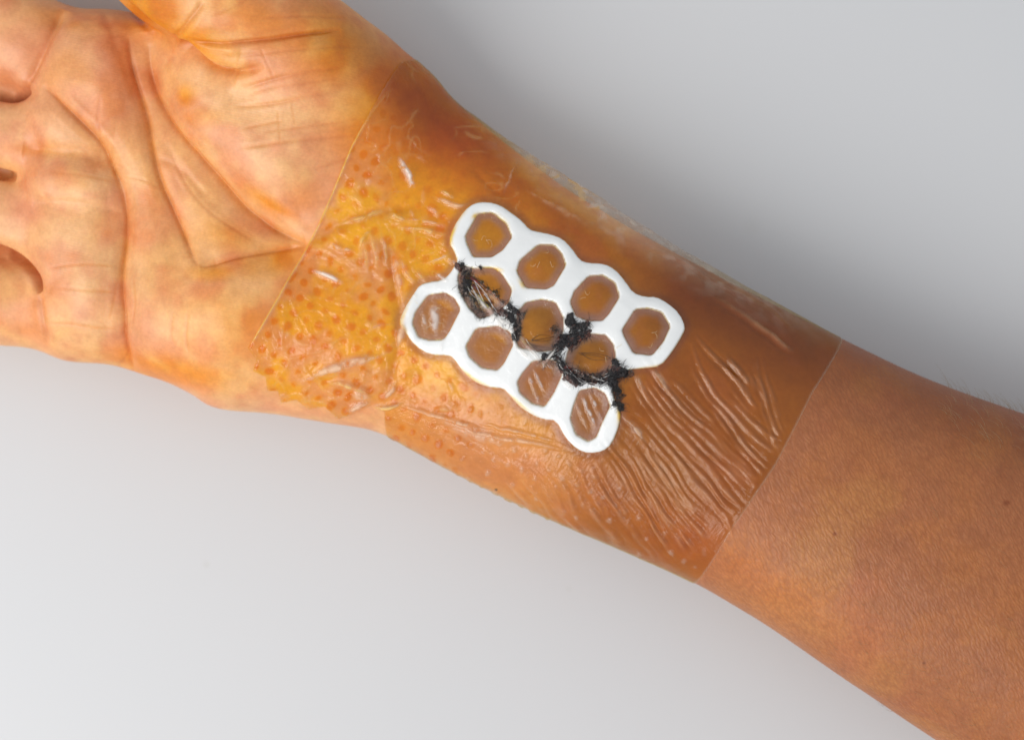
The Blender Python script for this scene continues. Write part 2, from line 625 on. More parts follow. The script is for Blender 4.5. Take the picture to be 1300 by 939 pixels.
# the creases of the palm
crease([(188, 55), (189, 80), (194, 118), (203, 142), (217, 165), (243, 194), (276, 232), (305, 264), (340, 288), (370, 302), (394, 313)], 5, 1.3, 0.5, 0.45)
crease([(163, 45), (167, 80), (175, 112), (184, 153), (195, 200), (205, 235), (222, 271), (243, 325), (253, 338)], 4.5, 0.95, 0.4, 0.5)
crease([(54, 108), (84, 138), (110, 162), (128, 179), (143, 212), (156, 240), (160, 270), (160, 300), (156, 330), (152, 370), (154, 410), (153, 430), (160, 455), (174, 480)], 4.5, 1.05, 0.45, 0.35)
crease([(28, 188), (70, 191), (110, 195), (142, 203)], 8, 0.6, 0.25, 0.3)
crease([(40, 258), (80, 255), (120, 260), (160, 273)], 4, 0.25, 0.2, 0.1)
crease([(253, 338), (290, 327), (330, 319), (388, 312)], 5, 0.7, 0.35, 0.6)
crease([(195, 200), (225, 210), (262, 250)], 3.5, 0.25, 0.2, 0.15)
crease([(130, 10), (150, 60), (165, 110)], 5, 0.3, 0.2, 0.1)
# thumb root
crease([(150, -6), (188, 33), (224, 53), (250, 76), (268, 91), (288, 96), (312, 91), (335, 84)], 4.5, 2.4, 0.1, 0.6)
crease([(214, 50), (232, 38), (246, 20), (258, 2)], 3, 0.6, 0.4, 0.5)
crease([(236, 50), (275, 58), (310, 55), (345, 50), (375, 44), (432, 38)], 3, 0.7, 0.4, 0.6)
crease([(250, 62), (280, 66), (300, 74)], 4, 0.3, 0.2, 0.2)
for pts, w, d in (
        ([(308, 113), (350, 100), (390, 92), (442, 84)], 2.6, .38), ([(298, 136), (345, 133), (380, 125), (434, 114)], 2.6, .40),
        ([(308, 164), (340, 157), (362, 153)], 2.2, .22), ([(302, 188), (350, 182), (400, 176), (454, 171)], 2.6, .34),
        ([(398, 216), (430, 205), (452, 200)], 2.4, .24), ([(352, 138), (353, 150), (356, 182)], 1.5, .08), ([(370, 128), (374, 160)], 1.5, .07),
        ([(335, 168), (420, 158), (455, 150)], 1.8, .15), ([(310, 122), (390, 106), (430, 99)], 1.8, .14),
        ([(330, 60), (348, 100)], 1.6, .12), ([(300, 72), (360, 66), (420, 60), (455, 60)], 2, .2), ([(330, 24), (380, 20), (440, 24)], 2, .2),
        ([(270, 20), (300, 8), (320, -5)], 2, .18), ([(128, 120), (124, 150), (127, 176)], 2, .16), ([(60, 218), (100, 222), (150, 232)], 2, .1),
        ([(70, 365), (110, 368), (150, 372)], 2.2, .14), ([(62, 340), (100, 335), (150, 338)], 1.8, .12), ([(240, 392), (235, 430), (240, 450)], 2, .12),
        ([(220, 395), (216, 425), (222, 440)], 2, .12), ([(60, 410), (110, 412), (150, 420)], 2, .10), ([(150, 345), (143, 380), (138, 410)], 2, .14),
        ([(168, 350), (172, 385), (166, 420)], 2, .12), ([(155, 440), (160, 455), (150, 470)], 2, .16),
        ([(210, 180), (230, 225), (262, 268), (320, 305)], 2.2, .18), ([(155, 225), (185, 228), (205, 240)], 1.8, .14)):
    crease(pts, w * 0.8, d * 0.8, 0.35, 0.3)
for pts in ([(188, 55), (189, 80), (194, 118), (203, 142), (217, 165), (243, 194), (276, 232), (305, 264), (340, 288), (370, 302), (394, 313)],
            [(163, 45), (167, 80), (175, 112), (184, 153), (195, 200), (205, 235), (222, 271), (243, 325), (253, 338)], [(54, 108), (84, 138), (110, 162), (128, 179), (143, 212), (156, 240)],
            [(156, 240), (160, 270), (160, 300), (156, 330), (152, 370), (154, 410), (153, 430), (160, 455), (174, 480)], [(253, 338), (290, 327), (330, 319), (388, 312)],
            [(224, 53), (250, 76), (268, 91), (288, 96), (312, 91)], [(236, 50), (275, 58), (310, 55), (345, 50), (375, 44), (432, 38)]):
    crease(pts, 1.7, 0.5, 0.3, 0.8)
for pts, w, d in (([(188, 40), (194, 118), (217, 165), (243, 194), (276, 232), (340, 288), (394, 313)], 20, 3.6), ([(160, 40), (176, 112), (205, 235), (243, 325)], 16, 2.0),
                  ([(128, 175), (156, 240), (160, 300), (152, 370), (153, 430), (174, 480)], 16, 2.6), ([(28, 190), (142, 204)], 15, 2.0), ([(253, 338), (388, 312)], 18, 1.6),
                  ([(224, 53), (268, 91), (300, 98)], 10, 2.8), ([(54, 108), (110, 162), (143, 212)], 13, .9), ([(240, 50), (310, 55), (432, 38)], 10, 1.2), ([(40, 258), (158, 273)], 12, .7),
                  ([(80, 12), (36, 104)], 12, 1.6), ([(50, 116), (20, 122), (-60, 108)], 9, 1.3), ([(34, 224), (0, 222), (-60, 208)], 9, 1.2), ([(56, 368), (38, 342), (0, 318), (-60, 306)], 8, 1.2)):
    crease(pts, w, d, 0.4, 0.12, 5)
# dark seams between finger roots
for pts, w, d in (([(80, 12), (58, 58), (36, 104), (22, 124)], 4, 1.2), ([(34, 112), (20, 124), (0, 120), (-40, 112), (-80, 100)], 3.4, 7.0), ([(18, 226), (0, 222), (-30, 214), (-90, 200)], 3.4, 7.0),
                  ([(50, 372), (44, 352), (34, 338), (16, 324), (-4, 316), (-60, 306)], 3.2, 7.0), ([(50, 372), (54, 400), (62, 440)], 3.5, .8)):
    crease(pts, w, d, 0.03, 0.25)
# wrist flexion creases, under the film
for pts, w, d in (([(395, 312), (420, 290), (450, 277), (480, 268), (530, 262)], 5, .7), ([(490, 300), (500, 340), (508, 400), (505, 450), (495, 500)], 6, .7),
                  ([(600, 215), (630, 245), (640, 250), (660, 205)], 3, .2)):
    crease(pts, w, d, 0.5, 0.3)

# ridges: skin gathered under the stretched film, fanning out from the dressing's corner
RIDGES = [
    [(873, 428), (890, 470), (915, 510), (950, 545), (987, 577)], [(880, 425), (905, 450), (935, 480), (947, 500), (962, 518)],
    [(957, 455), (970, 500), (980, 530), (991, 556)], [(915, 515), (935, 545), (948, 563)], [(885, 535), (905, 555), (930, 580), (962, 612)],
    [(938, 563), (955, 585), (968, 600)], [(870, 543), (890, 565), (920, 595), (953, 624)], [(845, 545), (880, 580), (910, 615), (942, 645)],
    [(800, 516), (840, 560), (880, 605), (905, 640), (930, 668)], [(790, 528), (820, 575), (860, 625), (902, 675)],
    [(783, 555), (810, 600), (840, 645), (887, 705)], [(775, 575), (800, 620), (830, 670), (862, 712)], [(755, 580), (775, 620), (800, 662)],
    [(730, 585), (745, 620), (765, 655)], [(700, 590), (715, 620), (737, 655)], [(660, 590), (690, 622), (722, 662)],
    [(820, 455), (840, 485), (870, 520), (900, 548)], [(803, 470), (825, 510), (860, 545)], [(950, 530), (970, 545), (988, 560)],
    [(840, 318), (900, 350), (960, 385), (1010, 420)], [(800, 302), (880, 340), (950, 380)], [(900, 372), (960, 410), (1010, 450)],
    [(855, 560), (890, 600), (925, 650)], [(810, 560), (850, 605), (890, 655)], [(770, 560), (800, 600), (822, 640)], [(920, 450), (940, 470), (952, 490)],
    [(640, 580), (665, 600), (690, 640)], [(560, 545), (600, 560), (640, 590)], [(685, 600), (700, 640), (715, 665)]]
RIDGES += [[(800, 545), (850, 620), (905, 700)], [(790, 570), (840, 650), (880, 712)], [(745, 590), (790, 660), (835, 712)], [(765, 575), (815, 650), (855, 700)],
           [(715, 600), (755, 660), (795, 700)], [(690, 610), (720, 660), (760, 695)], [(860, 520), (905, 565), (945, 600), (962, 622)], [(835, 520), (880, 570), (925, 625), (945, 650)],
           [(900, 500), (930, 540), (960, 580), (975, 595)], [(640, 600), (670, 640), (700, 665)]]
RID = []
for r in RIDGES:
    RID.append((r, random.uniform(0.20, 0.40), random.uniform(2.0, 3.0)))
for _ in range(130):                     # finer ones between the traced ones
    i = random.choice(list(range(0, 18)) + [22, 23, 24])
    a = np.array(RIDGES[i], float)
    off = np.array([random.uniform(-16, 16), random.uniform(-12, 12)])
    k0 = random.randint(0, max(0, len(a) - 3))
    b = a[k0:k0 + 3] + off + np.random.default_rng(_).normal(0, 2, (len(a[k0:k0 + 3]), 2))
    RID.append((b, random.uniform(0.07, 0.2), random.uniform(1.6, 2.4)))
RIDH = np.zeros(len(V))
wob = fbm(V, 2.2, 2)
XYW = XY + (np.stack([vnoise(V, 4.5, 50), vnoise(V, 4.5, 58)], 1) - 0.5) * 0.9
for pts, hgt, w in RID:
    ln = chaikin(L(pts), 2)
    w = w * K
    m, d, u, s = line_dist(XYW, ln, w * 4)
    taper = np.clip(np.minimum(u * 3, (1 - u) * 9), 0, 1)
    RIDH[m] = np.maximum(RIDH[m], hgt * np.exp(-(d / w) ** 2) * taper * np.clip(2.4 * wob[m] - 0.35, 0.1, 1.5))
    D[m] -= 0.35 * hgt * np.exp(-((d - 2.1 * w) / w) ** 2) * taper * UPW[m]
D += RIDH * UPW * 0.7

# the wound's swollen lips: low mounds showing through the middle cells
for (px, py, rx, ry, ang, hgt) in ((628, 372, 34, 16, 33, 0.9), (690, 428, 26, 18, 30, 0.5), (752, 460, 30, 14, -8, 1.0), (757, 379, 22, 24, 0, .5),
                                   (824, 421, 20, 22, 0, .5), (688, 338, 20, 20, 0, .4)):
    c = lift(px, py)
    q = XY - c
    ca, sa = math.cos(math.radians(-ang)), math.sin(math.radians(-ang))
    a = (q[:, 0] * ca + q[:, 1] * sa) / (rx * K)
    b = (-q[:, 0] * sa + q[:, 1] * ca) / (ry * K)
    D += hgt * np.exp(-(a * a + b * b) * 1.1) * UPW
# slight unevenness of flesh
D += (fbm(V, 14, 2) - 0.5) * 0.7 * UPW + (fbm(V, 4, 2, 9.0) - 0.5) * 0.18 * UPW

# ------------------------------------------------------------------ regions
SVERT = XY @ AD
FILM_PX = [(508, 80), (446, 184), (428, 228), (405, 285), (386, 320), (350, 382), (315, 441), (326, 456), (321, 470), (337, 478), (339, 495), (353, 496), (357, 511), (376, 507), (391, 519),
           (412, 515), (429, 531), (441, 527), (470, 514), (488, 521), (492, 570), (600, 660), (800, 790), (870, 775), (884, 740), (931, 668), (985, 590), (1031, 500), (1070, 434), (1082, 410),
           (1000, 340), (800, 240), (650, 120), (560, 60)]
FILM = np.array([P(a, b, 20) if (a, b) in ((492, 570), (600, 660), (800, 790), (870, 775), (1082, 410), (1000, 340), (800, 240), (650, 120), (560, 60)) else tuple(lift(a, b)) for a, b in FILM_PX])
FD, FG = poly_sdf(XY, FILM)
inF = smooth01(FD, -0.3, 0.3)


def C5(pts):
    return [(490 + a / 2.6825, 240 + b / 2.6825) for a, b in pts]


OUT = C5([(212, 180), (232, 125), (265, 75), (300, 48), (345, 44), (390, 55), (430, 84), (465, 110), (490, 140), (520, 147), (560, 155), (600, 170), (635, 205),
          (660, 243), (690, 253), (740, 255), (780, 275), (815, 315), (842, 355), (880, 368), (920, 368), (960, 390), (1000, 425), (1020, 470), (1012, 495),
          (975, 555), (935, 604), (880, 610), (840, 613), (805, 622), (775, 655), (772, 700), (800, 755), (797, 800), (770, 868), (740, 893), (690, 900), (650, 885), (610, 845), (580, 787),
          (540, 785), (500, 770), (455, 740), (422, 702), (400, 677), (350, 675), (300, 655), (260, 620), (235, 582), (218, 566), (150, 565), (100, 535), (60, 480),
          (44, 455), (60, 410), (95, 355), (115, 325), (150, 315), (190, 310), (215, 290), (233, 262), (243, 243), (232, 212)])
HOLES = [C5(h) for h in (
    [(315, 90), (360, 85), (405, 120), (425, 165), (395, 205), (360, 228), (300, 228), (280, 185), (275, 160)],
    [(520, 195), (570, 198), (595, 225), (608, 262), (570, 325), (545, 337), (480, 333), (450, 280), (460, 245)],
    [(690, 303), (735, 300), (775, 325), (790, 370), (755, 425), (735, 445), (690, 445), (650, 430), (632, 385), (645, 350)],
    [(850, 415), (890, 412), (935, 425), (963, 470), (940, 520), (905, 562), (845, 555), (815, 500), (808, 480)],
    [(300, 275), (360, 272), (390, 290), (425, 345), (415, 385), (385, 410), (360, 425), (320, 436), (285, 400), (255, 345), (250, 300), (265, 265)],
    [(480, 390), (530, 380), (575, 390), (600, 440), (600, 480), (570, 545), (520, 548), (455, 535), (440, 480), (455, 420)],
    [(660, 510), (700, 497), (745, 500), (770, 530), (778, 570), (760, 610), (720, 655), (650, 640), (615, 590), (625, 550)],
    [(145, 365), (200, 357), (230, 375), (250, 410), (215, 480), (195, 508), (150, 510), (115, 500), (95, 455), (105, 420)],
    [(310, 478), (380, 470), (420, 490), (430, 530), (400, 590), (380, 612), (330, 605), (290, 570), (277, 535)],
    [(500, 590), (545, 583), (580, 590), (597, 630), (570, 690), (540, 735), (500, 725), (460, 690), (452, 655), (470, 625)],
    [(660, 690), (710, 680), (745, 700), (760, 740), (735, 790), (715, 840), (690, 853), (650, 830), (632, 780), (640, 745)])]


def grow(h, f):
    a = np.array(h)
    return (a - a.mean(0)) * f + a.mean(0)


HD = np.full(len(V), -50.0)             # signed distance to the foam net, positive inside the foam
HG = np.zeros((len(V), 2))
o_xy = chaikin(L(OUT), 1, True)
box = np.nonzero((XY > o_xy.min(0) - 8).all(1) & (XY < o_xy.max(0) + 8).all(1) & (NRM[:, 2] > 0))[0]
sub = XY[box]
d0, g0 = poly_sdf(sub, o_xy)
for h in HOLES:
    d1, g1 = poly_sdf(sub, chaikin(L(grow(h, 1.05)), 1, True, 0.10))
    k = -d1 < d0
    d0 = np.where(k, -d1, d0)
    g0 = np.where(k[:, None], g1, g0)
HD[box], HG[box] = d0, g0
d_out = np.full(len(V), -50.0)
d_out[box] = poly_sdf(sub, o_xy)[0]
TH = 0.70
FOAM_T = TH * np.sqrt(np.clip(1 - (1 - np.clip(HD / 0.42, 0, 1)) ** 2, 0, 1))

# push skin slightly in under the foam's edge
D -= 0.15 * np.exp(-(HD / 0.8) ** 2) * UPW

V2 = V + NRM * D[:, None]
V2[:, 2] = np.maximum(V2[:, 2], 0.25)

# ------------------------------------------------------------------ skin tones (pigment, with painted shade on the flank and in creases)
pxl = XY[:, 0] / (K * (CAMH - V[:, 2]) / DZ) + 650       # the traced picture's coordinates of each point, for placing stains on the body
pyl = -XY[:, 1] / (K * (CAMH - V[:, 2]) / DZ) + 469.5


def blob(px, py, rx, ry, ang=0.0, p=1.0):
    ca, sa = math.cos(math.radians(ang)), math.sin(math.radians(ang))
    a = ((pxl - px) * ca + (pyl - py) * sa) / rx
    b = (-(pxl - px) * sa + (pyl - py) * ca) / ry
    return np.exp(-(a * a + b * b) ** p)


n_big = fbm(V, 16, 3, 3.0)
n_mid = fbm(V, 6, 3, 11.0)
n_sml = fbm(V, 2.0, 2, 21.0)
arm = smooth01(SVERT, 4, 30)                # palm-pale skin gives way to tanned skin up the arm
palm = 1 - smooth01(SVERT, -25, 10)
pale = np.array([0.78, 0.425, 0.19])
pink = np.array([0.71, 0.305, 0.145])
tan = np.array([0.35, 0.120, 0.042])
tan2 = np.array([0.385, 0.130, 0.036])
col = pale + (pink - pale) * smooth01(n_mid, .35, .7)[:, None]
for args, a in (((55, 130, 60, 40), .4), ((30, 60, 60, 40), .6), ((30, 265, 30, 25), .7), ((150, 90, 60, 50), .45), ((175, 420, 25, 40), .4), ((150, 150, 50, 40), .4)):
    col += (np.array([0.66, 0.25, 0.12]) - col) * (1.2 * a * blob(*args))[:, None]
tcol = tan + (tan2 - tan) * smooth01(n_mid, .3, .7)[:, None]
tcol = tcol + (np.array([0.42, 0.125, 0.05]) - tcol) * (smooth01(n_big, .5, .7) * .5)[:, None] + (np.array([0.43, 0.175, 0.045]) - tcol) * (smooth01(fbm(V, 11, 2, 120.0), .5, .7) * .5)[:, None]
col = col + (tcol - col) * arm[:, None]
# shade of the forearm's thumb-side flank, painted in as a deeper tan
flank_shade = smooth01((XY @ AT - np.interp(SVERT, sg, (tU + tL) / 2)) / np.interp(SVERT, sg, (tU - tL) / 2), 0.0, 1.0) * arm
col *= 1 + (np.array([0.72, 0.60, 0.48]) - 1) * flank_shade[:, None]
# ulnar underside of the wrist is paler and pinker
w_ = (blob(600, 570, 150, 60, 25) * .8)[:, None]
col += (np.array([0.62, 0.29, 0.15]) - col) * w_
w_ = (blob(980, 760, 120, 70, 35) * .35)[:, None]
col += (np.array([0.62, 0.27, 0.09]) - col) * w_
w_ = (blob(1180, 580, 200, 50, 25) * .35)[:, None]
col += (np.array([0.40, 0.15, 0.055]) - col) * w_
# antiseptic stain
st_ = np.zeros(len(V))
for args, a in (((190, 10, 60, 40, 35), 1.0), ((250, 50, 70, 26, 30), .85), ((330, 30, 120, 40, 20), .5), ((430, 60, 80, 60, 40), .8), ((500, 130, 70, 90, 40), 1.0),
                ((550, 190, 100, 70, 35), .9), ((238, 122, 14, 16), .8), ((255, 150, 30, 14), .5), ((95, 32, 16, 10), .5), ((110, 20, 70, 18), .35), ((300, 420, 90, 70), .55), ((215, 470, 110, 22, 8), .8),
                ((350, 330, 60, 30, -10), .75), ((385, 250, 30, 40), .3), ((345, 262, 50, 12, 30), .7), ((400, 400, 90, 110), .5), ((200, 240, 30, 60), .35), ((40, 190, 60, 10), .4),
                ((290, 300, 60, 25, 20), .55), ((270, 345, 40, 15), .7), ((310, 95, 60, 14), .35), ((220, 330, 30, 90), .3), ((900, 700, 200, 40, 25), .35)):
    st_ = np.maximum(st_, a * blob(*args))
st_ = np.clip(st_ * (0.5 + 1.3 * n_mid) * 1.1, 0, 1)
st_ = np.maximum(st_, (smooth01(n_big, .52, .66) * 0.26 + smooth01(n_mid, .60, .72) * 0.16) * palm)
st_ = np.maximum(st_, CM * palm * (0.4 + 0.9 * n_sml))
mult = np.array([1.0, 0.74, 0.13])
col = col * (1 + (mult - 1) * st_[:, None])
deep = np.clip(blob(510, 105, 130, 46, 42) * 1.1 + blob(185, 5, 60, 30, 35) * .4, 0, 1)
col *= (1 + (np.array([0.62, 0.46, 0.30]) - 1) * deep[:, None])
col *= (1 - 0.38 * CM[:, None] * np.array([0.5, 1.0, 1.2]))  # valley shade of the creases painted into the skin colour
# moles
for (px, py, r, c) in ((1278, 638, 4.5, (0.20, 0.045, 0.008)), (1060, 677, 2.6, (0.22, 0.05, 0.01)), (1173, 841, 2.4, (0.2, 0.06, 0.02)), (630, 621, 2.0, (0.08, 0.02, 0.01))):
    w_ = blob(px, py, r, r * 0.8, 0, 2)[:, None]
    col += (np.array(c) - col) * w_
bridge0 = np.where(HD < 0, np.exp(-(np.clip(-HD, 0, 50) / 0.5) ** 3), 0) * 0.3
incell = ((HD < 0) & (d_out > 0)) * (1 - bridge0)
col += (np.array([0.36, 0.15, 0.062]) - col) * (0.7 * incell)[:, None]
for (args, a, c) in (((603, 385, 14, 24, -30), .85, (0.10, 0.05, 0.04)), ((622, 378, 26, 9, 38), .7, (0.22, 0.045, 0.025)), ((690, 398, 30, 16, 15), .6, (0.22, 0.10, 0.075)), ((650, 400, 20, 12, 30), .6, (0.08, 0.03, 0.02)),
                     ((685, 440, 24, 10, 10), .55, (0.17, 0.06, 0.04)), ((755, 480, 34, 9, 0), .9, (0.12, 0.022, 0.016)), ((715, 435, 24, 30, 30), .8, (0.06, 0.02, 0.015)), ((762, 434, 20, 10, 15), .6, (0.16, 0.08, 0.05)), ((735, 470, 12, 18, -20), .7, (0.12, 0.03, 0.02))):
    w_ = (a * blob(*args) * np.clip(0.3 + 1.4 * n_sml, 0, 1))[:, None]
    col += (np.array(c) - col) * w_
zone = np.stack([arm * (1 - inF * UPW), palm * (1 - 0.7 * inF), inF], 1)

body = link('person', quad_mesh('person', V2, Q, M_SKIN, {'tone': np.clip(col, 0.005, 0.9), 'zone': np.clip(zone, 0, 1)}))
body['label'] = 'bare forearm and open hand lying palm up, skin stained orange yellow'
body['category'] = 'person'


# ------------------------------------------------------------------ shells lying on the skin (foam net, film)
def shell(mask, sd, gp, off, name, mat, attrs, parent=None, extra=None):
    """faces of the skin with any vertex inside; outside vertices are drawn in to the outline"""
    keep = mask[Q].any(1)
    q = Q[keep]
    u, inv = np.unique(q, return_inverse=True)
    q = inv.reshape(-1, 4)
    p = V2[u] + NRM[u] * off[u][:, None]
    outside = sd[u] < 0
    p[outside, :2] += (gp[u] - XY[u])[outside]
    if extra is not None:
        p += extra[u]
    return link(name, quad_mesh(name, p, q, mat, {k: v[u] for k, v in attrs.items()}), parent)


CLOT = []
PATHS = [([(587, 338), (590, 350), (594, 364), (592, 372)], 12, 5.0), ([(586, 362), (597, 378), (606, 394), (614, 402)], 9, 3.4),
         ([(638, 398), (650, 402), (658, 412), (656, 430)], 12, 4.2), ([(648, 388), (652, 396), (664, 400)], 5, 3.2),
         ([(722, 402), (724, 415), (735, 418), (748, 412)], 12, 4.4), ([(712, 430), (722, 432), (735, 426), (745, 420)], 14, 5.0),
         ([(700, 450), (710, 442), (715, 432)], 8, 4.0), ([(690, 455), (698, 452)], 4, 3.0), ([(706, 455), (714, 470), (726, 480), (736, 487)], 14, 4.2),
         ([(736, 478), (752, 484), (766, 482), (778, 474)], 12, 3.6), ([(778, 470), (788, 476), (797, 472)], 10, 5.2), ([(776, 484), (782, 494), (786, 505)], 9, 4.4),
         ([(784, 512), (788, 518)], 3, 4.0), ([(610, 338), (612, 341)], 1, 3.6), ([(778, 458), (784, 466)], 4, 3.4), ([(722, 468), (740, 478), (762, 478), (774, 470)], 9, 3.0), ([(705, 418), (716, 430), (726, 442)], 6, 4.0), ([(604, 374), (620, 388), (634, 399)], 5, 3.0), ([(612, 358), (630, 372), (640, 386)], 4, 2.2)]
n_tiny = fbm(V, 0.8, 2, 77.0)
fo = np.full((len(V), 3), 0.0) + np.array([0.84, 0.845, 0.845])
yel = np.zeros(len(V))
for args in ((573, 300, 7, 16, 20), (580, 275, 12, 6, -45), (509, 418, 7, 10), (515, 400, 5, 14, 25), (626, 343, 18, 3), (660, 362, 7, 7), (833, 467, 14, 3, -5), (787, 527, 5, 10), (610, 275, 20, 4),
             (640, 292, 5, 12), (600, 478, 22, 5, 30), (663, 512, 20, 4, 35), (795, 505, 4, 8)):
    yel = np.maximum(yel, blob(*args))
yel = np.clip(yel * (0.2 + 1.5 * n_sml) * smooth01(1.1 - np.abs(HD), 0.0, 0.8), 0, 1)
fo = fo * (1 + (np.array([0.95, 0.62, 0.10]) - 1) * yel[:, None])
bl_ = np.zeros(len(V))
for pts, cnt, r_ in PATHS:
    m, d, u, s_ = line_dist(XY, chaikin(L(pts), 1), 14 * K)
    bl_[m] = np.maximum(bl_[m], 1 - smooth01(d + (n_sml[m] - .5) * 1.6 + (n_tiny[m] - .5) * 1.0, r_ * K * 0.55, r_ * K * 1.1))
bl_ *= 0.55 + 0.45 * smooth01(n_tiny, .35, .55)
fo += (np.array([0.012, 0.011, 0.013]) + (np.array([0.10, 0.04, 0.03]) * smooth01(n_sml, .5, .65)[:, None]) - fo) * bl_[:, None]
foam = shell(HD > 0, HD, HG, FOAM_T + 0.02, 'honeycomb_dressing', M_FOAM, {'tone': fo})
foam['label'] = 'white foam honeycomb net of eleven open cells laid across the wrist wound'
foam['category'] = 'wound dressing'

# ------------------------------------------------------------------ dried blood, cut, fibres
prng = np.random.default_rng(3)
for pts, cnt, r in PATHS:
    ln = chaikin(np.array(pts, float), 2)
    seg = np.concatenate([[0], np.cumsum(np.hypot(*np.diff(ln, axis=0).T))])
    cnt = int(cnt * 1.7)
    for i in range(cnt):
        s = (i + prng.random()) / cnt * seg[-1]
        c = np.array([np.interp(s, seg, ln[:, 0]), np.interp(s, seg, ln[:, 1])]) + prng.normal(0, r * 0.42, 2)
        CLOT.append((c[0], c[1], r * prng.uniform(0.5, 1.2)))

# height of skin plus foam, for things lying there
GS = 0.35
b0, b1 = o_xy.min(0) - 12, o_xy.max(0) + 12
gnx, gny = ((b1 - b0) / GS).astype(int) + 1
TOPZ = np.full((gnx, gny), -1.0)
foam_top = V2[:, 2] + NRM[:, 2] * FOAM_T
mm_ = np.nonzero((XY > b0).all(1) & (XY < b1).all(1) & (NRM[:, 2] > 0))[0]
np.maximum.at(TOPZ, tuple(((XY[mm_] - b0) / GS).astype(int).T), foam_top[mm_])
for _ in range(3):
    hole = TOPZ < 0
    pad = np.pad(TOPZ, 1, constant_values=-1)
    nb = np.max([pad[i:i + gnx, j:j + gny] for i in range(3) for j in range(3)], 0)
    TOPZ[hole] = nb[hole]


def top(px, py):
    """point on skin or foam under a traced pixel, in mm"""
    xy = lift(px, py)
    i, j = ((xy - b0) / GS).astype(int).clip(0, [gnx - 1, gny - 1])
    return np.array([xy[0], xy[1], TOPZ[i, j]])


def ico():
    import bmesh
    bm = bmesh.new()
    bmesh.ops.create_icosphere(bm, subdivisions=3, radius=1.0)
    v = np.array([x.co[:] for x in bm.verts])
    f = [[x.index for x in p.verts] for p in bm.faces]
    bm.free()
    return v, f


ICO_V, ICO_F = ico()


def lump(name, centre, rad, mat, parent, seed, squash=0.6, rough=0.55, stretch=(1, 1), ang=0.0):
    v = ICO_V.copy()
    nn = fbm(v * 1.0 + seed * 3.7, 0.55, 3)
    v = v * (1 + rough * (nn - 0.5) * 2)[:, None]
    v[:, 0] *= stretch[0]
    v[:, 1] *= stretch[1]
    ca, sa = math.cos(ang), math.sin(ang)
    v = np.stack([v[:, 0] * ca - v[:, 1] * sa, v[:, 0] * sa + v[:, 1] * ca, v[:, 2] * squash], 1)
    v = v * rad
    me = bpy.data.meshes.new(name)
    me.from_pydata((v * MM).tolist(), [], ICO_F)
    me.polygons.foreach_set('use_smooth', [True] * len(ICO_F))
    me.materials.append(mat)
    o = link(name, me, parent)
    o.location = tuple(np.asarray(centre) * MM)
    return o


def tubes(name, lines, rad, mat, parent, sides=4):
    """thin strands: lines of 3-D points in mm, joined"""
    vs, qs = [], []
    for ln in lines:
        ln = np.asarray(ln, float)
        t = np.gradient(ln, axis=0)
        t /= np.linalg.norm(t, axis=1, keepdims=True) + 1e-9
        a = np.cross(t, [0.1, 0.2, 1.0])
        a /= np.linalg.norm(a, axis=1, keepdims=True) + 1e-9
        b = np.cross(t, a)
        base = len(vs)
        for i in range(len(ln)):
            r = rad * (1 - 0.6 * i / (len(ln) - 1))
            for s in range(sides):
                an = 2 * math.pi * s / sides
                vs.append(ln[i] + (a[i] * math.cos(an) + b[i] * math.sin(an)) * r)
        for i in range(len(ln) - 1):
            for s in range(sides):
                qs.append((base + i * sides + s, base + i * sides + (s + 1) % sides, base + (i + 1) * sides + (s + 1) % sides, base + (i + 1) * sides + s))
    return link(name, quad_mesh(name, np.array(vs), qs, mat), parent)


blood = bpy.data.objects.new('dried_blood', None)
scene.collection.objects.link(blood)
blood['label'] = 'crumbly black dried blood strung along the cut across the white honeycomb'
blood['category'] = 'dried blood'
bz = top(690, 430)
blood.location = (0, 0, 0)
clot_xy = []
for i, (px, py, r) in enumerate(CLOT):
    c = top(px, py)
    c[2] += 0.10
    clot_xy.append(c)
    brown = prng.random() < (0.55 if (700 < px < 772 and 412 < py < 482) else 0.8 if (600 < px < 640 and 355 < py < 400) else 0.22)
    lump('blood_clot', c, r * K, M_SCAB if brown else M_CLOT, blood, i, 0.45, 0.95, (prng.uniform(.8, 1.4), prng.uniform(.7, 1.0)), prng.uniform(0, 3.1))
clot_xy = np.array(clot_xy)


def strand(a, b, wig=2.0, up=0.15, n=9, hump=0.3):
    a, b = np.array(a, float), np.array(b, float)
    w = prng.normal(0, wig, 2)
    out = []
    for i in range(n):
        t = i / (n - 1)
        q = a + (b - a) * t + w * math.sin(math.pi * t)
        p = top(q[0], q[1])
        p[2] += up + hump * math.sin(math.pi * t)
        out.append(p)
    return out


dl = []
for (a, b) in (((735, 450), (775, 455)), ((674, 432), (705, 428)), ((670, 436), (700, 441)), ((690, 450), (672, 438)), ((705, 442), (690, 470)), ((730, 485), (760, 478)), ((596, 360), (625, 378)),
               ((600, 350), (618, 366)), ((700, 440), (722, 470)), ((716, 445), (700, 475)), ((648, 398), (640, 420)), ((760, 490), (790, 470)), ((607, 398), (640, 396))):
    for k in range(3):
        dl.append(strand(np.array(a) + prng.normal(0, 2, 2), np.array(b) + prng.normal(0, 2, 2), 2.5))
for (px, py, r_) in CLOT:
    for k in range(4):
        an = prng.uniform(0, 6.28)
        a = np.array([px, py]) + prng.normal(0, r_ * .6, 2)
        dl.append(strand(a, a + prng.uniform(4, 13) * np.array([math.cos(an), math.sin(an)]), 1.5, 0.3, 6, 0.5))
o = tubes('dark_fibre', dl, 0.045, M_DARKTHREAD, blood)
o['kind'] = 'stuff'
wl = []
